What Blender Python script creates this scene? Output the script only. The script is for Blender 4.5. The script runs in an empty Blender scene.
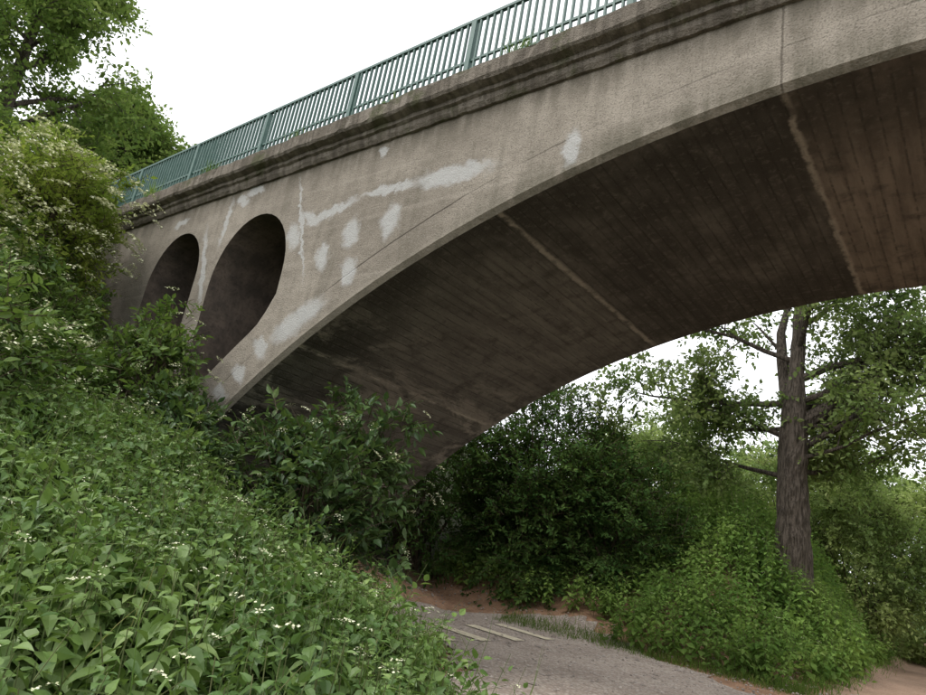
import bpy, math, random
import numpy as np
from mathutils import Vector, Matrix
from mathutils.geometry import tessellate_polygon
rng=np.random.default_rng(7); random.seed(7)
scene=bpy.context.scene
scene.view_settings.view_transform='Standard'
scene.view_settings.look='None'
scene.view_settings.exposure=0

# ------------------------------------------------------------ camera
F=660.0
d1=Vector((-843,57,F)).normalized()
d2=Vector((537,293,F)); d2=(d2-d1*d2.dot(d1)).normalized()
X=-d1; Y=d2; Z=X.cross(Y)
right=Vector((X.x,Y.x,Z.x)); down=Vector((X.y,Y.y,Z.y)); fwd=Vector((X.z,Y.z,Z.z))
cd=bpy.data.cameras.new("camera"); cam=bpy.data.objects.new("camera",cd)
scene.collection.objects.link(cam)
M=Matrix.Identity(4)
for i in range(3):
    M[i][0]=right[i]; M[i][1]=-down[i]; M[i][2]=-fwd[i]
M[0][3]=0;M[1][3]=0;M[2][3]=1.6
cam.matrix_world=M
cd.sensor_width=36; cd.lens=36*F/926; cd.clip_end=2000; cd.clip_start=0.05
scene.camera=cam

# ------------------------------------------------------------ node helpers
class NT:
    def __init__(s,name):
        s.m=bpy.data.materials.new(name); s.m.use_nodes=True
        s.t=s.m.node_tree; s.n=s.t.nodes; s.n.clear()
        s.out=s.n.new('ShaderNodeOutputMaterial')
    def l(s,a,b): s.t.links.new(a,b)
    def new(s,t,**k):
        n=s.n.new(t)
        for a,b in k.items(): setattr(n,a,b)
        return n
    def inp(s,sock,v):
        if hasattr(v,'is_output') : s.l(v,sock)
        elif isinstance(v,(tuple,list)) and len(v)==3 and sock.type=='RGBA': sock.default_value=(*v,1)
        else: sock.default_value=v
    def math(s,op,a,b=0.0,c=None,clamp=False):
        n=s.new('ShaderNodeMath',operation=op,use_clamp=clamp)
        s.inp(n.inputs[0],a); s.inp(n.inputs[1],b)
        if c is not None: s.inp(n.inputs[2],c)
        return n.outputs[0]
    def mix(s,f,a,b,mode='MIX'):
        n=s.new('ShaderNodeMix',data_type='RGBA',blend_type=mode)
        s.inp(n.inputs[0],f); s.inp(n.inputs[6],a); s.inp(n.inputs[7],b)
        return n.outputs[2]
    def rng(s,v,a,b,c=0.0,d=1.0):
        n=s.new('ShaderNodeMapRange'); n.interpolation_type='SMOOTHSTEP'
        s.inp(n.inputs[0],v); s.inp(n.inputs[1],a); s.inp(n.inputs[2],b); s.inp(n.inputs[3],c); s.inp(n.inputs[4],d)
        return n.outputs[0]
    def noise(s,vec,scale,detail=4,rough=0.55,dist=0.0):
        n=s.new('ShaderNodeTexNoise'); s.l(vec,n.inputs['Vector'])
        n.inputs['Scale'].default_value=scale; n.inputs['Detail'].default_value=detail
        n.inputs['Roughness'].default_value=rough; n.inputs['Distortion'].default_value=dist
        return n.outputs[0]
    def coord(s): return s.new('ShaderNodeTexCoord').outputs['Object']
    def scalev(s,v,sc):
        n=s.new('ShaderNodeMapping'); s.l(v,n.inputs[0]); n.inputs['Scale'].default_value=sc
        return n.outputs[0]
    def bump(s,h,st,dist=0.02,prev=None):
        n=s.new('ShaderNodeBump'); s.l(h,n.inputs['Height']); n.inputs['Strength'].default_value=st
        n.inputs['Distance'].default_value=dist
        if prev is not None: s.l(prev,n.inputs['Normal'])
        return n.outputs[0]
    def bsdf(s,col,rough=0.9,nrm=None,metal=0.0,spec=0.3):
        n=s.new('ShaderNodeBsdfPrincipled'); s.inp(n.inputs['Base Color'],col); s.inp(n.inputs['Roughness'],rough)
        n.inputs['Metallic'].default_value=metal
        n.inputs['Specular IOR Level'].default_value=spec
        if nrm is not None: s.l(nrm,n.inputs['Normal'])
        s.l(n.outputs[0],s.out.inputs[0]); return n

RAD=15.9; CZ=6.6-RAD   # intrados circle
YF=6.0; YB=11.5

def mat_concrete_face():
    m=NT("weathered_concrete"); co=m.coord()
    sx=m.new('ShaderNodeSeparateXYZ'); m.l(co,sx.inputs[0])
    x,y,z=sx.outputs
    big=m.noise(co,0.55,4,0.6); med=m.noise(co,3.5,5,0.65); fine=m.noise(co,45,2,0.6)
    streak=m.noise(m.scalev(co,(2.0,2.2,0.3)),2.0,5,0.6)
    board=m.noise(m.scalev(co,(0.12,1,7.0)),1.0,3,0.6)
    c=m.mix(m.rng(big,0.3,0.7),(0.35,0.31,0.258),(0.24,0.21,0.172))
    c=m.mix(m.math('MULTIPLY',m.rng(med,0.42,0.72),0.5),c,(0.165,0.142,0.115))
    c=m.mix(m.math('MULTIPLY',m.rng(streak,0.5,0.72),0.42),c,(0.135,0.12,0.092))
    c=m.mix(m.math('MULTIPLY',m.rng(board,0.5,0.7),0.35),c,(0.39,0.35,0.295))
    v=m.new('ShaderNodeTexVoronoi'); m.l(co,v.inputs['Vector']); v.inputs['Scale'].default_value=24
    c=m.mix(m.math('MULTIPLY',m.rng(v.outputs['Distance'],0.35,0.1),0.3),c,(0.44,0.40,0.35))
    c=m.mix(m.math('MULTIPLY',m.rng(fine,0.48,0.68),0.6),c,(0.10,0.088,0.072))
    dz=m.math('SUBTRACT',z,CZ)
    r=m.math('SQRT',m.math('ADD',m.math('MULTIPLY',x,x),m.math('MULTIPLY',dz,dz)))
    wob=m.math('MULTIPLY',m.math('SUBTRACT',med,0.5),0.05)
    rr=m.math('ADD',r,wob)
    ring=m.math('ABSOLUTE',m.math('SUBTRACT',rr,RAD+0.52))
    ringm=m.math('MULTIPLY',m.rng(ring,0.018,0.004),m.rng(big,0.4,0.6,0.05,0.8))
    c=m.mix(ringm,c,(0.06,0.05,0.04))
    edge=m.rng(m.math('SUBTRACT',r,RAD),0.16,0.08)
    c=m.mix(m.math('MULTIPLY',edge,0.3),c,(0.38,0.34,0.28))
    d=m.math('SUBTRACT',r,RAD)
    dirt=m.math('MULTIPLY',m.rng(d,0.5,0.05),m.rng(streak,0.35,0.6,0.1,0.7))
    dirt=m.math('MULTIPLY',dirt,m.rng(x,-7.5,-3.0,0.15,1.0))
    c=m.mix(dirt,c,(0.09,0.083,0.058))
    g=m.math('MULTIPLY',m.rng(z,7.0,7.7),m.rng(streak,0.36,0.6,0.2,0.8))
    c=m.mix(g,c,(0.10,0.087,0.066))
    for jx in (-1.45,-17.2,3.3):
        j=m.math('ABSOLUTE',m.math('SUBTRACT',m.math('ADD',x,wob),jx))
        c=m.mix(m.math('MULTIPLY',m.rng(j,0.02,0.004),0.6),c,(0.05,0.04,0.03))
    warp=m.new('ShaderNodeTexNoise'); m.l(co,warp.inputs['Vector']); warp.inputs['Scale'].default_value=4.5; warp.inputs['Detail'].default_value=5
    warp.inputs['Roughness'].default_value=0.7
    wv=m.new('ShaderNodeVectorMath',operation='SUBTRACT'); m.l(warp.outputs['Color'],wv.inputs[0]); wv.inputs[1].default_value=(0.5,0.5,0.5)
    ws=m.new('ShaderNodeVectorMath',operation='SCALE'); m.l(wv.outputs[0],ws.inputs[0]); ws.inputs['Scale'].default_value=0.42
    wa=m.new('ShaderNodeVectorMath',operation='ADD'); m.l(co,wa.inputs[0]); m.l(ws.outputs[0],wa.inputs[1])
    tot=None
    def face_pt(px,py):
        ray=right*(px-463)+down*(py-348)+fwd*F
        t=YF/ray.y
        return ray.x*t, 1.6+ray.z*t
    P=[(424,181,482,168,0.15),(366,194,412,184,0.07),(312,222,352,202,0.09),(352,228,351,237,0.17),(391,216,389,226,0.18),
       (348,268,348,276,0.15),(322,252,322,261,0.14),(280,333,314,309,0.2),(293,232,294,242,0.15),(573,140,570,156,0.12),
       (300,184,303,270,0.04),(232,205,221,240,0.08),(206,235,200,300,0.08),(258,345,262,352,0.13),(216,392,222,396,0.13),(198,408,206,414,0.18),(236,372,240,376,0.12),
       (452,108,455,112,.08),(305,215,315,222,.10),(240,200,246,202,.10),(178,226,186,222,.09),(250,193,262,190,.08),(382,150,384,154,.06)]
    for (a,b,cc,dd,hw) in P:
        xa,za=face_pt(a,b); xb,zb=face_pt(cc,dd)
        L=math.hypot(xb-xa,zb-za)/2+hw; ang=math.atan2(zb-za,xb-xa)
        n=m.new('ShaderNodeMapping',vector_type='TEXTURE'); m.l(wa.outputs[0],n.inputs[0])
        n.inputs['Location'].default_value=((xa+xb)/2,YF,(za+zb)/2)
        n.inputs['Rotation'].default_value=(0,-ang,0)
        n.inputs['Scale'].default_value=(L,1.2,hw)
        ln=m.new('ShaderNodeVectorMath',operation='LENGTH'); m.l(n.outputs[0],ln.inputs[0])
        k=m.rng(ln.outputs['Value'],1.4,0.6)
        tot=k if tot is None else m.math('MAXIMUM',tot,k)
    tot=m.math('MULTIPLY',tot,m.rng(fine,0.2,0.6,0.4,0.85))
    c=m.mix(tot,c,(0.45,0.45,0.44))
    h=m.math('ADD',m.math('MULTIPLY',fine,0.6),m.math('MULTIPLY',med,1.4))
    nb=m.bump(h,0.8,0.03); nb=m.bump(m.math('MULTIPLY',ringm,-1),0.5,0.02,nb)
    m.bsdf(c,0.93,nb,spec=0.15); return m.m

def mat_soffit():
    m=NT("sooty_boardmarked_concrete"); co=m.coord()
    sx=m.new('ShaderNodeSeparateXYZ'); m.l(co,sx.inputs[0]); x,y,z=sx.outputs
    big=m.noise(co,0.6,4,0.65); med=m.noise(co,3,5,0.65); fine=m.noise(co,40,2); mid=m.noise(co,9,4,0.7)
    st=m.noise(m.scalev(co,(5,0.6,2.0)),1.3,4,0.65)
    fr=m.math('FRACT',m.math('MULTIPLY',m.math('ADD',x,m.math('MULTIPLY',z,0.35)),6.2))
    ed=m.math('ABSOLUTE',m.math('SUBTRACT',fr,0.5))
    line=m.rng(ed,0.38,0.49)
    line=m.math('MULTIPLY',line,m.rng(mid,0.38,0.62))
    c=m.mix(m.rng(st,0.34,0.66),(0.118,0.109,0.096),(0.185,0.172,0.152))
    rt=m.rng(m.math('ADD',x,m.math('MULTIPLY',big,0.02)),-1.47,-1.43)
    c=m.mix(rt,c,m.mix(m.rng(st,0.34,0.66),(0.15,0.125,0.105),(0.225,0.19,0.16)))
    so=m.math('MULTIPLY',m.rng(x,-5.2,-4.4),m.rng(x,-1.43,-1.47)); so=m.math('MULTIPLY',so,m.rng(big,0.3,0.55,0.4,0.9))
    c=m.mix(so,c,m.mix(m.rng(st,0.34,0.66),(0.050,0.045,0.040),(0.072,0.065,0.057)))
    edge_dark=m.math('MULTIPLY',m.rng(y,8.3,6.2),m.rng(big,0.35,0.6,0.35,0.9))  # soffit colour darker towards the near face, broken up by noise
    c=m.mix(edge_dark,c,(0.045,0.041,0.035))
    edge_dark=m.math('MULTIPLY',m.rng(y,10.6,11.4),m.rng(med,0.35,0.6,0.1,0.6))  # darker again along the far edge of the soffit
    c=m.mix(edge_dark,c,(0.05,0.045,0.038))
    c=m.mix(m.math('MULTIPLY',m.rng(med,0.48,0.7),0.6),c,(0.055,0.05,0.043))
    c=m.mix(m.math('MULTIPLY',m.rng(mid,0.5,0.7),0.35),c,(0.19,0.175,0.155))
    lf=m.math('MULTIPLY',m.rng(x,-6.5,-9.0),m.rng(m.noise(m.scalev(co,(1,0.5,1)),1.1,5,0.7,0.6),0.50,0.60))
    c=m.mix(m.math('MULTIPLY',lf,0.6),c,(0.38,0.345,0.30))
    c=m.mix(m.math('MULTIPLY',line,0.45),c,(0.035,0.030,0.026))
    for jx,a in ((-1.45,0.6),(-4.86,0.55),(-8.4,0.65),(3.3,0.5)):
        j=m.math('ABSOLUTE',m.math('SUBTRACT',m.math('ADD',x,m.math('MULTIPLY',m.math('SUBTRACT',med,0.5),0.16)),jx))
        c=m.mix(m.math('MULTIPLY',m.math('MULTIPLY',m.rng(j,0.06,0.012),a),m.rng(med,0.35,0.6,0.1,1)),c,(0.46,0.42,0.36))
    nb=m.bump(m.math('SUBTRACT',m.math('ADD',m.math('MULTIPLY',fine,0.4),m.math('ADD',med,m.math('MULTIPLY',mid,0.6))),m.math('MULTIPLY',line,0.6)),0.7,0.03)
    m.bsdf(c,0.95,nb,spec=0.1); return m.m

def mat_cornice():
    m=NT("mossy_cornice_concrete"); co=m.coord()
    big=m.noise(co,0.9,4,0.6); med=m.noise(co,6,5,0.7); fine=m.noise(co,50,2)
    st=m.noise(m.scalev(co,(5,1,0.5)),1.5,4,0.65)
    c=m.mix(m.rng(big,0.35,0.65),(0.235,0.205,0.17),(0.16,0.138,0.112))
    c=m.mix(m.math('MULTIPLY',m.rng(st,0.42,0.62),0.65),c,(0.08,0.069,0.055))
    c=m.mix(m.math('MULTIPLY',m.rng(med,0.54,0.68),0.6),c,(0.30,0.27,0.225))
    c=m.mix(m.math('MULTIPLY',m.rng(m.noise(co,1.7,4,0.7),0.52,0.66),0.7),c,(0.085,0.09,0.045))
    nb=m.bump(m.math('ADD',med,m.math('MULTIPLY',fine,0.5)),1.0,0.05)
    m.bsdf(c,0.95,nb,spec=0.1); return m.m

def mat_simple(name,c1,c2,scale=6,rough=0.9,bs=0.5,bd=0.02,spec=0.2,sc=(1,1,1)):
    m=NT(name); co=m.scalev(m.coord(),sc)
    n=m.noise(co,scale,5,0.65); f=m.noise(co,scale*7,2)
    c=m.mix(m.rng(n,0.35,0.65),c1,c2); c=m.mix(m.math('MULTIPLY',m.rng(f,0.5,0.7),0.4),c,tuple(v*0.5 for v in c2))
    m.bsdf(c,rough,m.bump(m.math('ADD',n,m.math('MULTIPLY',f,0.4)),bs,bd),spec=spec); return m.m
def mat_plain(name,c1,c2):
    m=NT(name); g=m.new('ShaderNodeNewGeometry')
    b=m.new('ShaderNodeBsdfDiffuse'); m.l(m.mix(g.outputs['Random Per Island'],c1,c2),b.inputs[0]); m.l(b.outputs[0],m.out.inputs[0]); return m.m

def mat_leaf(name,c1,c2,c3,trans=0.3,clump=0.9,gloss=0.0):
    m=NT(name); co=m.coord(); g=m.new('ShaderNodeNewGeometry')
    r=g.outputs['Random Per Island']
    c=m.mix(m.rng(r,0.0,0.75),c1,c2); c=m.mix(m.rng(r,0.8,1.0),c,c3)
    n=m.noise(co,clump,2,0.6)
    tint=m.mix(m.rng(n,0.36,0.64),(0.62,0.68,0.60),(1.22,1.12,1.02))
    c=m.mix(1.0,c,tint,'MULTIPLY')
    b=m.new('ShaderNodeBsdfDiffuse'); m.l(c,b.inputs['Color'])
    t=m.new('ShaderNodeBsdfTranslucent'); m.l(m.mix(0.5,c,(0.20,0.30,0.04)),t.inputs[0])
    mx=m.new('ShaderNodeMixShader'); mx.inputs[0].default_value=trans
    m.l(b.outputs[0],mx.inputs[1]); m.l(t.outputs[0],mx.inputs[2]); last=mx.outputs[0]
    if gloss>0:
        gl=m.new('ShaderNodeBsdfGlossy'); gl.inputs['Roughness'].default_value=0.45; gl.inputs['Color'].default_value=(1,1,1,1)
        m2=m.new('ShaderNodeMixShader'); m2.inputs[0].default_value=gloss; m.l(last,m2.inputs[1]); m.l(gl.outputs[0],m2.inputs[2]); last=m2.outputs[0]
    m.l(last,m.out.inputs[0])
    return m.m

M_FACE=mat_concrete_face(); M_SOF=mat_soffit(); M_COR=mat_cornice()
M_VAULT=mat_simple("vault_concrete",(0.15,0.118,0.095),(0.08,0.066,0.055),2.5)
M_RAIL=mat_simple("green_railing_paint",(0.055,0.12,0.10),(0.085,0.15,0.13),8,0.5,0.15,0.004,0.35)
M_BARK=mat_simple("ridged_bark",(0.24,0.20,0.165),(0.075,0.062,0.05),7,0.95,1.0,0.18,0.1,(3,3,0.4))
M_TWIG=mat_plain("twig_bark",(0.11,0.085,0.06),(0.06,0.05,0.035))
M_ROAD=mat_simple("asphalt",(0.06,0.06,0.06),(0.045,0.045,0.045),30)
M_STONE=mat_plain("gravel_stone",(0.52,0.46,0.41),(0.28,0.24,0.21))
M_PAINT=mat_simple("worn_pale_paint",(0.78,0.70,0.52),(0.58,0.50,0.37),12)
M_NET=mat_leaf("nettle_leaf",(0.115,0.20,0.06),(0.175,0.285,0.09),(0.24,0.35,0.13),0.3,0.8,0.03)
M_STALK=mat_plain("green_stalk",(0.10,0.15,0.05),(0.14,0.14,0.07))
M_NETF=mat_leaf("bank_nettle_leaf",(0.15,0.26,0.07),(0.22,0.36,0.10),(0.29,0.41,0.14),0.4,0.5)
M_NETM=mat_leaf("herb_leaf",(0.095,0.18,0.05),(0.15,0.255,0.07),(0.21,0.32,0.10),0.3,0.6,0.02)
M_ELD=mat_leaf("elder_leaf",(0.095,0.17,0.048),(0.155,0.25,0.062),(0.22,0.31,0.09),0.35,0.8,0.02)
M_ELDY=mat_leaf("blooming_elder_leaf",(0.17,0.24,0.045),(0.27,0.345,0.07),(0.40,0.44,0.16),0.42,0.7)
M_DRK=mat_leaf("dark_shrub_leaf",(0.055,0.11,0.042),(0.092,0.16,0.057),(0.135,0.21,0.077),0.25,0.8,0.03)
M_HAZ=mat_leaf("hazel_leaf",(0.042,0.088,0.03),(0.072,0.135,0.042),(0.105,0.18,0.055),0.2,0.6)
M_POP=mat_leaf("poplar_leaf",(0.16,0.23,0.09),(0.24,0.32,0.13),(0.31,0.38,0.19),0.45,0.45)
M_TRE=mat_leaf("broadleaf_leaf",(0.13,0.21,0.065),(0.20,0.29,0.09),(0.28,0.36,0.13),0.42,0.4)
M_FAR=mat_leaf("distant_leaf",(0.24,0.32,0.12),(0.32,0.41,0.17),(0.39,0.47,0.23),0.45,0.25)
M_FLO=mat_plain("cream_blossom",(0.80,0.80,0.60),(0.70,0.72,0.46))
M_GRS=mat_leaf("grass_blade",(0.12,0.20,0.05),(0.17,0.27,0.07),(0.27,0.28,0.12),0.35,0.8)

# ------------------------------------------------------------ mesh helpers
def mesh_tris(name,V,T,mat,midx=None,parent=None,smooth=False):
    me=bpy.data.meshes.new(name)
    V=np.asarray(V,dtype=np.float32); T=np.asarray(T,dtype=np.int32)
    me.vertices.add(len(V)); me.vertices.foreach_set('co',V.ravel())
    me.loops.add(T.size); me.loops.foreach_set('vertex_index',T.ravel())
    me.polygons.add(len(T)); me.polygons.foreach_set('loop_start',np.arange(0,T.size,3,dtype=np.int32))
    try: me.polygons.foreach_set('loop_total',np.full(len(T),3,dtype=np.int32))
    except Exception: pass
    mats=mat if isinstance(mat,list) else [mat]
    for m in mats: me.materials.append(m)
    if midx is not None: me.polygons.foreach_set('material_index',np.asarray(midx,dtype=np.int32))
    me.polygons.foreach_set('use_smooth',np.full(len(T),smooth,dtype=bool))
    me.update(calc_edges=True); me.validate()
    o=bpy.data.objects.new(name,me); scene.collection.objects.link(o)
    if parent: o.parent=parent
    return o

class Geo:
    def __init__(s): s.V=[];s.T=[];s.M=[];s.n=0
    def add(s,V,T,mi=0):
        V=np.asarray(V,float).reshape(-1,3); T=np.asarray(T,int).reshape(-1,3)
        s.V.append(V); s.T.append(T+s.n); s.M.append(np.full(len(T),mi)); s.n+=len(V)
    def obj(s,name,mats,parent=None,smooth=False):
        return mesh_tris(name,np.concatenate(s.V),np.concatenate(s.T),mats,np.concatenate(s.M),parent,smooth)
    def box(s,a,b,mi=0):
        (x0,y0,z0),(x1,y1,z1)=a,b
        V=[(x0,y0,z0),(x1,y0,z0),(x1,y1,z0),(x0,y1,z0),(x0,y0,z1),(x1,y0,z1),(x1,y1,z1),(x0,y1,z1)]
        T=[(0,2,1),(0,3,2),(4,5,6),(4,6,7),(0,1,5),(0,5,4),(1,2,6),(1,6,5),(2,3,7),(2,7,6),(3,0,4),(3,4,7)]
        s.add(V,T,mi)
    def tube(s,pts,rad,seg=7,mi=0,rough=0.0):
        pts=np.asarray(pts,float); n=len(pts); rad=np.asarray(rad,float)
        tan=np.gradient(pts,axis=0); tan/=np.linalg.norm(tan,axis=1)[:,None]+1e-9
        up=np.array([0.,1,0]) if abs(tan[0][2])>0.7 else np.array([0.,0,1])
        ring=[]
        a=np.linspace(0,2*np.pi,seg,endpoint=False)
        for i in range(n):
            u=np.cross(tan[i],up); u/=np.linalg.norm(u)+1e-9; w=np.cross(tan[i],u)
            rr=rad[i]*(1+rough*(rng.random(seg)-0.5))
            ring.append(pts[i]+np.outer(np.cos(a)*rr,u)+np.outer(np.sin(a)*rr,w))
        V=np.concatenate(ring); T=[]
        for i in range(n-1):
            for k in range(seg):
                k2=(k+1)%seg; A=i*seg+k;B=i*seg+k2;C=A+seg;D=B+seg
                T+= [(A,B,D),(A,D,C)]
        s.add(V,T,mi)

L4=(np.array([(0,0,0),(.42,-.5,.07),(1,0,-.08),(.42,.5,.07)]),np.array([(0,2,1),(0,3,2)]))
L10=(np.array([(0,0,0),(.16,-.34,.04),(.42,-.47,.06),(.74,-.25,.01),(1,0,-.13),(.74,.25,.01),(.42,.47,.06),(.16,.34,.04),(.4,0,0),(.72,0,-.04)]),
     np.array([(0,8,1),(8,2,1),(8,9,2),(9,3,2),(9,4,3),(0,7,8),(8,7,6),(8,6,9),(9,6,5),(9,5,4)]))
LN=(np.array([(0,0,0),(.05,-.40,.05),(.30,-.50,.07),(.66,-.27,.0),(1,0,-.20),(.66,.27,.0),(.30,.50,.07),(.05,.40,.05),(.3,0,-.01),(.66,0,-.06)]),L10[1])
STM=(np.array([(0,-.5,-.3),(0,.5,-.3),(0,0,.6),(1,-.25,-.15),(1,.25,-.15),(1,0,.3)]),np.array([(0,1,4),(0,4,3),(1,2,5),(1,5,4),(2,0,3),(2,3,5)]))
BLD=(np.array([(0,-.5,0),(0,.5,0),(.45,-.45,.04),(.45,.45,.04),(.8,-.25,-.06),(.8,.25,-.06),(1,0,-.22)]),np.array([(0,1,3),(0,3,2),(2,3,5),(2,5,4),(4,5,6)]))
def norm(a): return a/(np.linalg.norm(a,axis=-1,keepdims=True)+1e-9)
def scatter(g,tmpl,pos,axis,nrm,ln,wd,mi=0,thick=None):
    tv,tt=tmpl; N=len(pos)
    axis=norm(axis); side=norm(np.cross(nrm,axis)); nn=np.cross(axis,side)
    th=ln if thick is None else thick
    V=pos[:,None,:]+axis[:,None,:]*(tv[None,:,0,None]*ln[:,None,None])+side[:,None,:]*(tv[None,:,1,None]*wd[:,None,None])+nn[:,None,:]*(tv[None,:,2,None]*th[:,None,None])
    T=tt[None]+(np.arange(N)*len(tv))[:,None,None]
    g.add(V.reshape(-1,3),T.reshape(-1,3),mi)
def rdir(n): return norm(rng.normal(size=(n,3)))

def twigs(g,cent,spread,ntw,per,ll,twl,mi=0,tmpl=L4,up=0.25,outc=None,twmi=None,aspect=0.5,tw=0.012,nj=0.45):
    C=len(cent)
    base=np.repeat(cent,ntw,axis=0)+rng.normal(size=(C*ntw,3))*spread
    d=rdir(C*ntw); d[:,2]=d[:,2]*0.7+up
    o=None
    if outc is not None:
        o=norm(base-outc); d=d+o*0.8
    d=norm(d); L=twl*(0.6+0.8*rng.random(C*ntw))
    t=np.linspace(0.12,1.0,per)
    n=C*ntw
    P=base[:,None,:]+d[:,None,:]*(t[None,:,None]*L[:,None,None])
    P[:,:,2]-= (t[None,:]**2)*L[:,None]*0.25
    sd=norm(np.cross(d,rdir(n)))
    sgn=np.where(np.arange(per)%2==0,1,-1)
    ax=d[:,None,:]*0.6+sd[:,None,:]*sgn[None,:,None]*0.9
    ax[:,-1,:]=d
    ax=ax+rng.normal(size=ax.shape)*0.25; ax[:,:,2]-=0.25
    nr=np.zeros_like(ax); nr[:,:,2]=1; nr=nr+rng.normal(size=nr.shape)*nj
    if o is not None and nj>0.6: nr=nr+o[:,None,:]*0.8   # leaves turn towards the open side
    P=P.reshape(-1,3); ax=ax.reshape(-1,3); nr=nr.reshape(-1,3)
    ln=ll*(0.6+0.7*rng.random(len(P)))
    scatter(g,tmpl,P,ax,nr,ln,ln*aspect*(0.8+.4*rng.random(len(P))),mi)
    if twmi is not None:
        scatter(g,STM,base,d,rdir(n),L,np.full(n,tw),twmi,np.full(n,tw))

def umbels(g,pts,rad,mi,k=26,nvec=None):
    n=len(pts)
    a=rng.random((n,k))*2*np.pi; r=np.sqrt(rng.random((n,k)))
    R=rad*(0.7+0.6*rng.random(n))[:,None]
    tilt=rng.normal(size=(n,2))*0.3
    off=np.stack([np.cos(a)*r*R,np.sin(a)*r*R,-(r**2)*R*0.25],-1)
    off[:,:,2]+=off[:,:,0]*tilt[:,0:1]+off[:,:,1]*tilt[:,1:2]
    if nvec is not None:
        off[:,:,2]-=(off[:,:,0]*nvec[:,0:1]+off[:,:,1]*nvec[:,1:2])*0.9
    P=(pts[:,None,:]+off).reshape(-1,3); m=len(P)
    s=np.repeat(R[:,0]*0.32,k)
    nr=np.zeros((m,3)); nr[:,2]=1; nr+=rng.normal(size=(m,3))*0.4
    scatter(g,L4,P,rdir(m)*np.array([1,1,.2]),nr,s,s*0.9,mi)

# ------------------------------------------------------------ terrain
def sm(t): t=np.clip(t,0,1); return t*t*(3-2*t)
def toe(y): return np.interp(y,[-20,3,4.1,6,7.3,9,12,16,30],[2.3,2.3,2.8,5.2,7.1,8.8,10.4,11.8,11.8])
def xr(y): return 3.0+(y-18)*0.033
def H(x,y):
    x=np.asarray(x,float); y=np.asarray(y,float)
    s=np.clip(-x-toe(y),0,None)
    h1=np.minimum(.29*s+.5*np.clip(s-7.5,0,None),7.6)
    h2=3.8*sm((y-14.7)/8.2)*sm((-x-xr(y)+0.5)/3.3)
    h3=np.minimum(.5*np.clip(x-11,0,None),7.6)
    h=np.maximum(np.maximum(h1,h2),h3)
    b=np.clip(h*2,0,1)*(0.07*np.sin(x*1.7+y*0.6)+0.06*np.sin(y*2.1-x*0.8)+0.03*np.sin(x*4.1+y*3.3))
    return h+b
def axis_pts(lo,hi,c0,c1,fine,coarse):
    a=[lo]
    while a[-1]<hi:
        v=a[-1]; st=fine if c0-0.01<=v<c1 else min(coarse,max(fine,abs(v-(c0 if v<c0 else c1))*0.25))
        a.append(v+st)
    return np.array(a)
xs=axis_pts(-400,400,-20,6,0.25,30); ys=axis_pts(-300,600,-6,30,0.25,30)
GX,GY=np.meshgrid(xs,ys,indexing='ij'); GZ=H(GX,GY)
V=np.stack([GX,GY,GZ],-1).reshape(-1,3); nx,ny=len(xs),len(ys)
I=(np.arange(nx-1)[:,None]*ny+np.arange(ny-1)[None,:]).ravel()
T=np.concatenate([np.stack([I,I+ny,I+ny+1],-1),np.stack([I,I+ny+1,I+1],-1)])
def mat_ground():
    m=NT("earth_and_undergrowth"); co=m.coord()
    med=m.noise(co,3,5,0.65); fine=m.noise(co,22,3,0.7)
    c=m.mix(m.rng(med,0.35,0.65),(0.48,0.29,0.185),(0.34,0.205,0.132))
    c=m.mix(m.math('MULTIPLY',m.rng(fine,0.5,0.7),0.6),c,(0.16,0.105,0.07))
    sx=m.new('ShaderNodeSeparateXYZ'); m.l(co,sx.inputs[0])
    c=m.mix(m.rng(sx.outputs[1],17,21),c,(0.08,0.13,0.04))
    c=m.mix(m.rng(sx.outputs[0],-12.5,-15),c,(0.045,0.05,0.03))  # left bank coloured dark, standing in for the deep shade under the arch end
    c=m.mix(m.rng(sx.outputs[1],6.5,3.0),c,(0.05,0.06,0.03))
    m.bsdf(c,0.97,m.bump(m.math('ADD',med,m.math('MULTIPLY',fine,0.6)),1.0,0.08),spec=0.1); return m.m
mesh_tris("ground",V,T,mat_ground(),smooth=True)

def strip(name,cl,hw,mat,lift,na=9,taper=False):
    cl=np.array(cl,float)
    tt=np.linspace(0,len(cl)-1,90); 
    P=np.stack([np.interp(tt,range(len(cl)),cl[:,k]) for k in (0,1)],-1)
    for _ in range(14): P[1:-1]=(P[:-2]+P[1:-1]*2+P[2:])/4
    tg=norm(np.gradient(P,axis=0)); nm=np.stack([tg[:,1],-tg[:,0]],-1)
    a=np.linspace(-1,1,na); hwv=hw*(1+0.05*np.sin(np.arange(90)*0.7)+0.04*rng.normal(size=90))
    if taper: hwv[-14:]*=np.sqrt(np.linspace(1,0.03,14))
    Q=P[:,None,:]+nm[:,None,:]*(a[None,:,None]*hwv[:,None,None])
    z=H(Q[...,0],Q[...,1])+lift
    V=np.concatenate([Q,z[...,None]],-1).reshape(-1,3)
    I=(np.arange(89)[:,None]*na+np.arange(na-1)[None,:]).ravel()
    T=np.concatenate([np.stack([I,I+1,I+na+1],-1),np.stack([I,I+na+1,I+na],-1)])
    return mesh_tris(name,V,T,mat,smooth=True)
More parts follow.
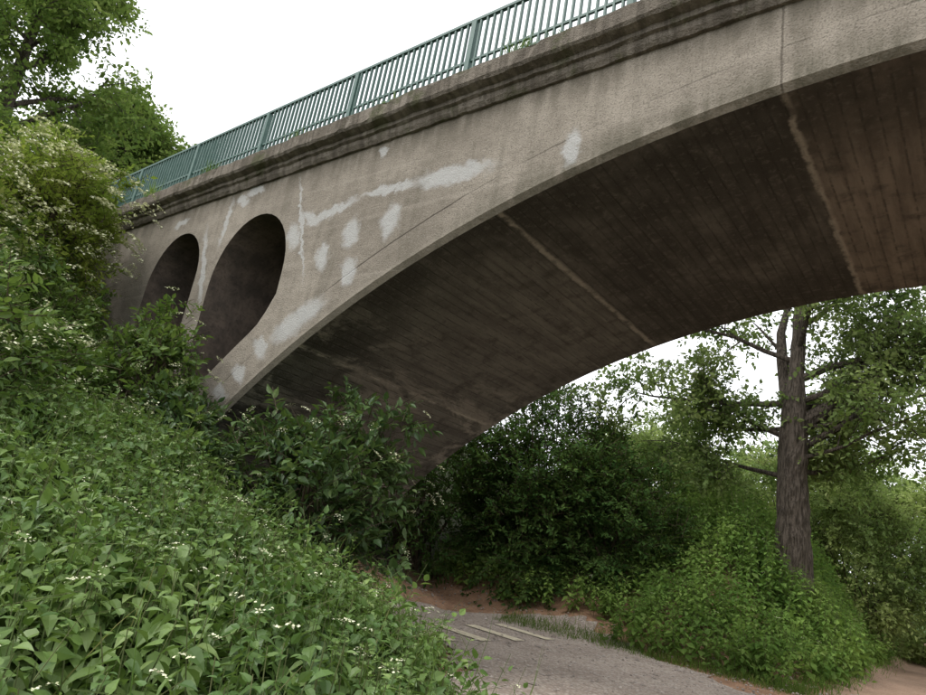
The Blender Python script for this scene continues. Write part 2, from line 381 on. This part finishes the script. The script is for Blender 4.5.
def mat_path(name,a,b,c3,stone):
    m=NT(name); co=m.coord()
    big=m.noise(co,0.8,5,0.6); med=m.noise(co,7,5,0.7)
    v=m.new('ShaderNodeTexVoronoi'); m.l(co,v.inputs['Vector']); v.inputs['Scale'].default_value=stone
    vd=v.outputs['Distance']; vc=v.outputs['Color']
    s2=m.new('ShaderNodeSeparateXYZ'); m.l(vc,s2.inputs[0])
    c=m.mix(m.rng(big,0.35,0.65),a,b)
    c=m.mix(m.math('MULTIPLY',m.rng(s2.outputs[0],0.45,0.95),0.65),c,c3)
    c=m.mix(m.math('MULTIPLY',m.rng(med,0.5,0.7),0.45),c,tuple(k*0.45 for k in b))
    c=m.mix(m.math('MULTIPLY',m.rng(vd,0.3,0.7),0.4),c,tuple(k*0.4 for k in b))
    h=m.math('SUBTRACT',m.math('MULTIPLY',med,0.4),m.math('MULTIPLY',vd,0.8))
    m.bsdf(c,0.95,m.bump(h,0.9,0.03),spec=0.15); return m.m
strip("dirt_path",[(0.6,-12),(0.4,0),(-0.2,10),(-0.7,18),(-1.1,30),(-1.7,45),(-2.6,70),(-3,110)],2.2,mat_path("reddish_dirt",(0.47,0.31,0.22),(0.37,0.24,0.17),(0.50,0.38,0.29),40),0.012)
strip("gravel_path",[(0.3,-8),(0.2,0),(-1.2,5.5),(-4,10.3),(-7,12.7),(-9.3,13.7),(-11.2,14.4)],2.75,mat_path("grey_gravel",(0.50,0.415,0.35),(0.37,0.30,0.25),(0.63,0.56,0.49),22),0.03,taper=True)
g=Geo()
for (x,y,L) in ((-8.5,13.9,0.85),(-8.35,12.5,0.8),(-8.3,11.3,0.75),(-8.2,10.2,0.65)):
    n=8; xsx=np.linspace(x-L,x+L,n); w=0.17
    ya=y-(xsx-x)*0.28-w*(1+.2*rng.random(n)); yb=y-(xsx-x)*0.28+w*(1+.2*rng.random(n))
    Va=np.stack([xsx,ya,H(xsx,ya)+0.045],-1); Vb=np.stack([xsx,yb,H(xsx,yb)+0.045],-1)
    T=[]
    for i in range(n-1): T+=[(i,i+1,n+i+1),(i,n+i+1,n+i)]
    g.add(np.concatenate([Va,Vb]),T)
g.obj("path_markings",[M_PAINT])
g=Geo()
octv=np.array([(1,0,0),(-1,0,0),(0,1,0),(0,-1,0),(0,0,1),(0,0,-1)],float)
octt=np.array([(0,2,4),(2,1,4),(1,3,4),(3,0,4),(2,0,5),(1,2,5),(3,1,5),(0,3,5)])
n=4500; px=rng.uniform(-14,-1,n); py=rng.uniform(4,17.5,n)
for i in range(n):
    s=0.012+0.03*rng.random()**2
    if rng.random()<0.012: s*=2.2
    v=octv*s*(0.6+0.8*rng.random(3))*(1+.25*rng.normal(size=(6,1)))*np.array([1,1,.6])
    a=rng.random()*6.28; R=np.array([[math.cos(a),-math.sin(a),0],[math.sin(a),math.cos(a),0],[0,0,1]])
    g.add(v@R.T+np.array([px[i],py[i],float(H(px[i],py[i]))+0.03+s*0.2]),octt)
g.obj("gravel_stones",[M_STONE])

# ------------------------------------------------------------ bridge
bridge=bpy.data.objects.new("concrete_arch_bridge",None); scene.collection.objects.link(bridge)
XE=26.0; ZT=7.72; CH=0.07
def arc(R,n=90,xm=13.6):
    a=math.asin(xm/RAD); th=np.linspace(-a,a,n)
    return [(R*math.sin(t),CZ+R*math.cos(t)) for t in th]
def opening(xl,xr_,top,inner):
    r=(xr_-xl)/2; cx=(xl+xr_)/2; zs=top-r*1.15
    pts=[]
    for t in np.linspace(0,math.pi,21): pts.append((cx+r*math.cos(t),zs+1.15*r*math.sin(t)))
    ext=RAD+1.0
    def ez(x): return CZ+math.sqrt(max(ext*ext-x*x,0)) if abs(x)<ext else 0.4
    s=-1 if cx<0 else 1
    for x in np.linspace(xl+(0.05 if s<0 else 0.0),xr_-(0.0 if s<0 else 0.05),15):
        k=abs(x-(xr_ if s<0 else xl)); lift=0.35*max(0,1-k/0.45)**2
        pts.append((x,max(ez(x)+lift,0.3)))
    return pts
ops=[(-11.6,-9.3,6.90),(-14.2,-12.2,6.98)]
ops=ops+[(-b,-a,t) for a,b,t in ops]
holes=[opening(*o,0) for o in ops]
g=Geo()
def body_side(y,R,flip):
    ar=arc(R); z0=-1.5
    outer=[(-XE,z0)]+[(ar[0][0],z0)]+ar+[(ar[-1][0],z0)]+[(XE,z0),(XE,ZT),(-XE,ZT)]
    polys=[outer]+holes
    flat=[p for q in polys for p in q]
    tr=tessellate_polygon([[Vector((a,b,0)) for a,b in q] for q in polys])
    V=[(a,y,b) for a,b in flat]
    T=[t if not flip else t[::-1] for t in tr]
    g.add(V,T,0)
body_side(YF,RAD+CH,False); body_side(YB,RAD+CH,True)
def band(p0,y0,p1,y1,mi):
    n=len(p0); V=[(a,y0,b) for a,b in p0]+[(a,y1,b) for a,b in p1]; T=[]
    for i in range(n-1): T+=[(i,i+1,n+i+1),(i,n+i+1,n+i)]
    g.add(V,T,mi)
band(arc(RAD+CH),YF,arc(RAD),YF+CH,0); band(arc(RAD),YB-CH,arc(RAD+CH),YB,0)
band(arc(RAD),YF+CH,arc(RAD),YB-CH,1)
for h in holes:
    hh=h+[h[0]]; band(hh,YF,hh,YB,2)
g.box((-13.9,YF+0.02,-1.6),(-12.9,YB-0.02,-0.4),0)
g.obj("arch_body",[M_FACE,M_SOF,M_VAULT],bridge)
g=Geo()
def profile_run(prof,y0sign):
    n=420; xx=np.linspace(-XE-3,XE+3,n); k=len(prof)
    V=[];T=[]
    for i,x in enumerate(xx):
        w=0.006*math.sin(x*1.9)+0.006*rng.normal()
        chip=-0.05*(rng.random()<0.03)
        for j,(py_,pz) in enumerate(prof):
            ex=chip if j in (8,9) else 0
            V.append((x,(YF-py_ - w-ex) if y0sign<0 else (YB+py_+w+ex),pz+0.006*rng.normal()+ex*0.4))
    for i in range(n-1):
        for j in range(k-1):
            A=i*k+j;B=A+1;C=A+k;D=C+1
            T+=[(A,C,D),(A,D,B)]
    g.add(V,T,0)
prof=[(-0.05,7.60),(0.05,7.60),(0.09,7.66),(0.10,7.74),(0.15,7.76),(0.15,7.83),(0.27,7.86),(0.30,7.90),(0.30,8.13),(0.26,8.17),(0.22,8.19),(-0.25,8.20)]
profile_run(prof,-1); profile_run(prof,1)
g.obj("cornice",[M_COR],bridge)
g=Geo(); g.box((-XE-3,YF+0.2,7.5),(XE+3,YB-0.2,8.10)); g.obj("road_deck",[M_ROAD],bridge)

def railing(name,y):
    g=Geo(); z0=8.19; zt=9.30
    a,b=-20.0,20.0
    g.box((a,y-0.03,zt-0.05),(b,y+0.03,zt)); g.box((a,y-0.02,z0+0.12),(b,y+0.02,z0+0.17))
    g.box((a,y-0.018,z0+0.30),(b,y+0.018,z0+0.34))
    x=-18.8
    posts=[]
    while x<b: posts.append(x); x+=2.6
    for p in posts:
        g.box((p-0.045,y-0.045,z0-0.02),(p+0.045,y+0.045,zt-0.052)); g.box((p-0.09,y-0.09,z0-0.01),(p+0.09,y+0.09,z0+0.02))
    x=a+0.06
    while x<b:
        if min(abs(x-p) for p in posts)>0.07: g.box((x-0.014,y-0.022,z0+0.10),(x+0.014,y+0.0225,zt-0.051))
        x+=0.125
    return g.obj(name,[M_RAIL])
railing("bridge_railing",YF-0.08); railing("bridge_railing",YB+0.08)

# ------------------------------------------------------------ vegetation
def shrub(name,cx,cy,rx,ry,zlo,zhi,ncl,ntw,per,ll,twl,mat,flowers=0,tmpl=L4,aspect=0.5,shell=0.45,up=0.25,fr=0.08,stems=45,nj=0.45):
    g=Geo(); zc=(zlo+zhi)/2; rz=(zhi-zlo)/2
    d=rdir(ncl); r=(shell+(1-shell)*rng.random(ncl)**0.6)
    lump=1+0.16*np.sin(d[:,0]*5+cx)+0.16*np.sin(d[:,1]*6+cy)+0.12*np.sin(d[:,2]*7)
    C=np.stack([cx+d[:,0]*rx*r*lump,cy+d[:,1]*ry*r*lump,zc+d[:,2]*rz*r*lump],-1)
    hb=H(C[:,0],C[:,1])+0.15; C[:,2]=np.maximum(C[:,2],hb)
    b=np.array([cx,cy,float(H(cx,cy))-0.1]); oc=np.array([cx,cy,zc-rz*0.4])
    for i in range(0,ncl,max(1,ncl//stems)):
        q=C[i]; o=b+np.append(rng.normal(size=2)*0.25*rx*0.5,0)
        mid=(o*0.55+q*0.45)+np.array([0,0,0.2*rz])+rng.normal(size=3)*0.12
        mid2=(o*0.2+q*0.8)+np.array([0,0,0.12*rz])+rng.normal(size=3)*0.08
        g.tube([o,mid,mid2,q],[0.035,0.022,0.013,0.005],5,1)
    twigs(g,C,0.12*min(rx,rz)*0.8,ntw,per,ll,twl,0,tmpl,up,oc,1,aspect,0.012,nj)
    if flowers:
        dd=rdir(flowers); dd[:,2]=np.abs(dd[:,2])*0.9+rng.random(flowers)*0.5-0.45; dd=norm(dd)
        lump=1+0.16*np.sin(dd[:,0]*5+cx)+0.16*np.sin(dd[:,1]*6+cy)+0.12*np.sin(dd[:,2]*7)
        ex=twl*0.85
        P=np.stack([cx+dd[:,0]*(rx*lump+ex),cy+dd[:,1]*(ry*lump+ex),zc+dd[:,2]*(rz*lump+ex)],-1)+rng.normal(size=(flowers,3))*0.08
        hb=H(P[:,0],P[:,1])+0.7; P=P[P[:,2]>hb]
        umbels(g,P,fr,2,34,norm(P-oc))
    return g.obj(name,[mat,M_TWIG,M_FLO])

shrub("flowering_elder_bush",-15.0,3.9,1.7,1.4,4.0,8.3,150,12,8,0.13,0.36,M_ELDY,230,fr=0.16,nj=0.7)
shrub("flowering_elder_bush",-13.2,0.9,2.5,1.9,3.2,7.0,150,12,8,0.13,0.42,M_ELDY,200,fr=0.15,nj=0.7)
shrub("elder_bush",-10.7,5.0,1.05,0.42,2.2,4.55,50,10,8,0.13,0.34,M_ELD,30,L10,fr=0.085,nj=0.65)
shrub("elder_bush",-12.6,3.9,1.1,0.9,2.6,4.9,45,10,8,0.13,0.38,M_ELD,40,L10,fr=0.11,nj=0.65)
shrub("elder_bush",-9.6,1.9,1.6,1.2,1.8,3.9,70,12,8,0.13,0.38,M_ELD,50,L10,fr=0.10,nj=0.65)
shrub("dogwood_bush",-7.9,6.6,1.5,0.9,0.7,3.3,95,10,9,0.15,0.45,M_DRK,60,L10,fr=0.07)
shrub("dogwood_bush",-9.6,5.2,1.1,0.6,1.3,3.0,40,10,9,0.14,0.36,M_DRK,20,L10,fr=0.06)
shrub("hazel_bush",-11.0,18.4,3.2,1.9,0.2,6.9,300,14,9,0.15,0.5,M_HAZ,0,nj=0.65)
shrub("hazel_bush",-8.9,18.5,1.7,1.6,0.1,5.2,170,14,9,0.14,0.45,M_HAZ,0,nj=0.65)
shrub("hazel_bush",-14.6,16.6,2.6,2.2,1.0,7.0,180,13,8,0.16,0.5,M_HAZ,0)
shrub("hazel_bush",-15.2,13.2,1.6,1.6,1.5,4.8,80,13,8,0.16,0.5,M_HAZ,0)
shrub("hazel_bush",-20,14.5,3.0,2.2,4.0,9.5,90,12,8,0.15,0.5,M_ELD,0)
shrub("ivy_clump",-17.4,5.45,0.7,0.25,7.2,8.9,26,9,7,0.10,0.25,M_ELDY,6,fr=0.08,stems=8)
bg=[(-11,27,3,7.0),(-7.0,31,3.2,7.8),(-14,33,4,9.0),(-3.9,30,2.2,6.6),(2.5,36,3.5,7.5),(-8,40,4.5,9.5),(6.5,33,3.5,7.5),(1.2,48,5,9.5),(9,45,5,9.5),(-6,54,6,11.5),(15,50,6,11),(-18,45,6,12),(-1.8,38,3,8)]
for (x,y,r,h) in bg:
    near=y<37
    shrub("willow_bush",x,y,r,r*0.8,float(H(x,y))+0.2,h,130,14,8,0.18 if near else 0.29,0.65 if near else 1.0,M_FAR,0,stems=8,nj=1.0,shell=0.6)

def tree(name,base,height,r0,cb,crown,nl,leafn,ll,mat,lean=(0,0),seed=1,twl=0.6,ntw=7,per=7,low=None,nj=0.45):
    g=Geo(); bz=np.array(base,float)
    n=12; t=np.linspace(0,1,n)
    P=np.stack([bz[0]+lean[0]*t*height+0.12*np.sin(t*7+seed),bz[1]+lean[1]*t*height+0.12*np.cos(t*6+seed),bz[2]+t*height],-1)
    P[0]=bz; rad=r0*(1-t)**0.75*0.95+0.03; rad[0]*=1.15; rad[1]*=1.04
    if low: rad[4:]*=0.62   # main fork takes part of the trunk
    tt=np.linspace(0,1,70); PP=np.stack([np.interp(tt,t,P[:,k]) for k in range(3)],-1); rr=np.interp(tt,t,rad)*(1+0.05*np.sin(tt*60+seed)*np.sin(tt*23))
    g.tube(PP,rr,20,1,0.16)
    cent=[]
    def limb(o,d,L,r):
        k=7; pts=[o]; dd=d.copy()
        for i in range(k-1):
            dd=norm(dd+rng.normal(size=3)*0.16+np.array([0,0,0.05])); pts.append(pts[-1]+dd*L/(k-1))
        pts=np.array(pts); rd=r*(1-np.linspace(0,1,k)*0.85)
        g.tube(pts,rd,8,1,0.12)
        for i in range(leafn):
            s=rng.uniform(0.25,1); q=np.array([np.interp(s*(k-1),range(k),pts[:,c]) for c in range(3)])
            sd=norm(rdir(1)[0]+dd*0.7+np.array([0,0,0.05])); SL=L*rng.uniform(0.2,0.42)
            m=q+sd*SL*0.5+rng.normal(size=3)*0.05*SL; e=q+sd*SL+np.array([0,0,-0.08*SL])
            g.tube([q,m,e],[r*0.28*(1-s*0.6)+0.006,r*0.15+0.004,0.004],4,1)
            for f in (0.45,0.75,1.0):
                cent.append(q+(e-q)*f+rng.normal(size=3)*0.12)
        cent.append(pts[-1])
    for i in range(nl):
        f=cb+(0.97-cb)*((i+rng.random()*0.8)/nl)
        o=np.array([np.interp(f,t,P[:,c]) for c in range(3)])
        az=i*2.4+rng.random()*0.8; el=rng.uniform(0.15,0.8)+0.5*(f-cb)
        prof_=math.sin(math.pi*min(1,(f-cb)/(1-cb)*0.85+0.28))
        L=crown*(0.45+0.65*prof_)*rng.uniform(0.75,1.15)
        d=np.array([math.cos(az)*math.cos(el),math.sin(az)*math.cos(el),math.sin(el)])
        limb(o,d,L,np.interp(f,t,rad)*rng.uniform(0.3,0.5)+0.02)
    if low:
        for (f,d,L,r) in low:
            o=np.array([np.interp(f,t,P[:,c]) for c in range(3)]); limb(o,norm(np.array(d,float)),L,r)
    cent=np.array(cent)
    twigs(g,cent,0.22,ntw,per,ll,twl,0,L4,0.05,None,1,0.62,0.012,nj)
    return g.obj(name,[mat,M_BARK])
tb=(-4.35,21.0,float(H(-4.35,21))-0.3)
tree("poplar_tree",tb,19,0.46,0.33,5.5,20,9,0.17,M_POP,(0.0,0.0),3,0.6,11,7,nj=0.8,
     low=[(0.19,(-0.9,0.1,0.12),4.4,0.08),(0.25,(-0.8,-0.3,0.35),3.8,0.09),(0.27,(0.55,0.3,1.0),7,0.27),(0.28,(-0.5,0.2,1.0),7,0.24),
          (0.23,(0.85,-0.1,0.55),4.6,0.13),(0.20,(0.8,0.35,0.3),3.6,0.08),(0.31,(0.9,-0.2,0.1),4.8,0.1),(0.31,(-1,-0.2,0.05),5,0.1),(0.23,(0.4,0.8,0.3),3.5,0.08),
          (0.27,(-0.9,-0.1,0.0),4.6,0.08),(0.22,(0.9,-0.35,0.15),4.4,0.07),(0.27,(1,0.2,0.1),5.0,0.08),(0.30,(0.95,0.35,0.3),5.5,0.09)])
tree("maple_tree",(-28.5,5.0,7.2),16,0.35,0.12,4.2,28,8,0.22,M_TRE,seed=5,twl=0.7,ntw=8,nj=0.8)
tree("maple_tree",(-33.5,11.0,7.2),12.5,0.28,0.10,4.6,26,8,0.24,M_TRE,seed=9,twl=0.8,ntw=8,nj=0.8)
tree("ash_tree",(3.5,60,0),16,0.3,0.3,5,18,6,0.30,M_FAR,seed=13,twl=0.9,ntw=9,nj=0.9)
tree("ash_tree",(14,40,0),15,0.3,0.25,5,18,6,0.26,M_FAR,seed=15,twl=0.9,ntw=9,nj=0.9)

def nettles(name,n,region,hmin,hmax,ll,mat,tmpl,pairs=8,flower=0,fr=0.04):
    g=Geo(); x,y=region(n); n=len(x)
    z=H(x,y); pn=0.5+0.5*np.sin(x*1.3+y*0.7)*np.sin(y*1.6-x*0.5)
    hh=hmin+(hmax-hmin)*(0.25+0.45*pn+0.3*rng.random(n))
    b=np.stack([x,y,z-0.03],-1)
    d=rng.normal(size=(n,3))*0.13; d[:,2]=1; d=norm(d)
    scatter(g,STM,b,d,rdir(n),hh,np.full(n,0.010),1,np.full(n,0.010))
    ph=rng.random(n)*6.28; sz=0.7+0.6*rng.random(n)
    for k in range(pairs):
        t=0.22+0.78*(k+0.5)/pairs
        for s in (0,math.pi):
            a=ph+k*math.pi/2+s+rng.normal(size=n)*0.3
            o=b+d*(hh*t)[:,None]
            el=-0.15-0.6*rng.random(n) if k<pairs-1 else 0.5*rng.random(n)
            ax=np.stack([np.cos(a)*np.cos(el),np.sin(a)*np.cos(el),np.sin(el)],-1)
            l=ll*sz*(1.15-0.6*t**2)*(0.75+0.5*rng.random(n))*(1.0 if k<pairs-1 else 0.75)
            nr=np.zeros((n,3)); nr[:,2]=1; nr+=rng.normal(size=(n,3))*0.25
            o=o+ax*0.02
            scatter(g,tmpl,o,ax,nr,l,l*0.62,0)
    if flower:
        k=rng.choice(n,min(n,flower),replace=False)
        umbels(g,(b+d*(hh*1.08)[:,None])[k],fr,2,16)
    return g.obj(name,[mat,M_STALK,M_FLO])
def reg_near(n):
    x=rng.uniform(-9,-1.9,n); y=rng.uniform(-1.5,8.2,n); k=(-x>toe(y)-0.15+0.35*np.sin(y*3))&(x*x+y*y>2.6**2)&~((y>7.4)&(-x<toe(y)+0.5)); return x[k],y[k]
def reg_mid(n):
    x=rng.uniform(-19,-8,n); y=rng.uniform(-5,8.5,n); k=(-x>toe(y)); 
    k&=~((y>5.9)&(x<-11.2)&(x>-30)); return x[k],y[k]
def reg_far(n):
    x=rng.uniform(-14,-2,n); y=rng.uniform(15.2,34,n); k=(-x>xr(y)+0.1+0.3*np.sin(y*1.3)); k&=~((y<16.4)&(x<-7)); return x[k],y[k]
def reg_left_under(n):
    x=rng.uniform(-13,-8,n); y=rng.uniform(8,10,n); k=(-x>toe(y)+1.2); return x[k],y[k]
nettles("nettle_patch",3600,reg_near,0.35,1.05,0.14,M_NET,LN,8,320,0.045)
nettles("nettle_patch",4200,reg_mid,0.5,1.1,0.16,M_NETM,L4,7,400,0.07)
nettles("nettle_patch",5200,reg_far,0.5,1.2,0.18,M_NETF,L4,7,60,0.06)
nettles("nettle_patch",150,reg_left_under,0.2,0.5,0.1,M_DRK,L4,5)
def reg_tree(n):
    a=rng.random(n)*6.28; r=0.5+1.4*rng.random(n); return tb[0]+np.cos(a)*r, tb[1]-0.4+np.sin(a)*r
nettles("nettle_patch",300,reg_tree,1.0,1.6,0.18,M_NETF,L4,8)
def brambles(name,n,region,ll,mat,tmpl,zo=0.5,tw=0.008):
    g=Geo(); x,y=region(n); c=np.stack([x,y,H(x,y)+zo*rng.random(len(x))],-1)
    twigs(g,c,0.1,6,7,ll,0.38,0,tmpl,0.5,None,1,0.6,tw); return g.obj(name,[mat,M_STALK])
brambles("bramble_thicket",420,reg_near,0.07,M_NETM,L10,0.8,0.005)
brambles("bramble_thicket",800,reg_mid,0.13,M_ELD,L4,0.9)
brambles("bramble_thicket",1000,reg_far,0.12,M_NETF,L4,0.7)
g=Geo()
def grass(x,y,h,w=0.009,z=None):
    k=len(x); b=np.stack([x,y,H(x,y) if z is None else z],-1); d=rng.normal(size=(k,3))*0.35; d[:,2]=1
    l=h*(0.5+rng.random(k)); scatter(g,BLD,b,d,rdir(k)*np.array([1,1,.1]),l,np.full(k,w),0,l)
x,y=reg_near(1300); grass(x,y,0.85,0.007)
y=rng.uniform(3,10,3000); x=-toe(y)-0.1+rng.normal(size=3000)*0.2; grass(x,y,0.16)
x=rng.uniform(-10,-3,3500); y=15.3+rng.normal(size=3500)*0.3; grass(x,y,0.16,0.011)
y=rng.uniform(15,60,6000); x=-xr(y)-0.1+rng.normal(size=6000)*0.25; grass(x,y,0.24,0.013)
y=rng.uniform(-2,60,7000); x=2.9+rng.random(7000)*4; grass(x,y,0.35,0.012)
g.obj("grass",[M_GRS])
g=Geo()
for (x0,k,h) in ((-4.75,60,0.22),(-4.3,20,0.14),(-7.3,18,0.12),(-9.6,22,0.14),(-12.4,50,0.2),(-2.1,26,0.14),(-14.9,70,0.3)):
    x=x0+rng.normal(size=k)*0.16; y=YF-0.25+rng.normal(size=k)*0.03; grass(x,y,h,0.01,np.full(k,8.15))
g.obj("ledge_weeds",[M_GRS])

# ------------------------------------------------------------ light
w=bpy.data.worlds.new("World"); scene.world=w; w.use_nodes=True
nt=w.node_tree; nt.nodes.clear()
out=nt.nodes.new('ShaderNodeOutputWorld'); bg1=nt.nodes.new('ShaderNodeBackground'); bg2=nt.nodes.new('ShaderNodeBackground'); ad=nt.nodes.new('ShaderNodeAddShader')
sky=nt.nodes.new('ShaderNodeTexSky'); sky.sky_type='NISHITA'; sky.sun_disc=False
el,az=math.radians(52),math.radians(215)
sky.sun_elevation=el; sky.sun_rotation=az; sky.dust_density=4
hs=nt.nodes.new('ShaderNodeHueSaturation'); hs.inputs['Saturation'].default_value=0.35
nt.links.new(sky.outputs[0],hs.inputs['Color']); nt.links.new(hs.outputs[0],bg1.inputs[0]); bg1.inputs[1].default_value=0.07
bg2.inputs[0].default_value=(0.96,0.97,0.985,1); bg2.inputs[1].default_value=1.5
nt.links.new(bg1.outputs[0],ad.inputs[0]); nt.links.new(bg2.outputs[0],ad.inputs[1]); nt.links.new(ad.outputs[0],out.inputs[0])
sl=bpy.data.lights.new("sun",'SUN'); sl.energy=1.3; sl.angle=math.radians(18); sl.color=(1,0.97,0.92)
so=bpy.data.objects.new("sun",sl); scene.collection.objects.link(so)
sd=Vector((math.sin(az)*math.cos(el),math.cos(az)*math.cos(el),math.sin(el)))
so.rotation_euler=sd.to_track_quat('Z','Y').to_euler()
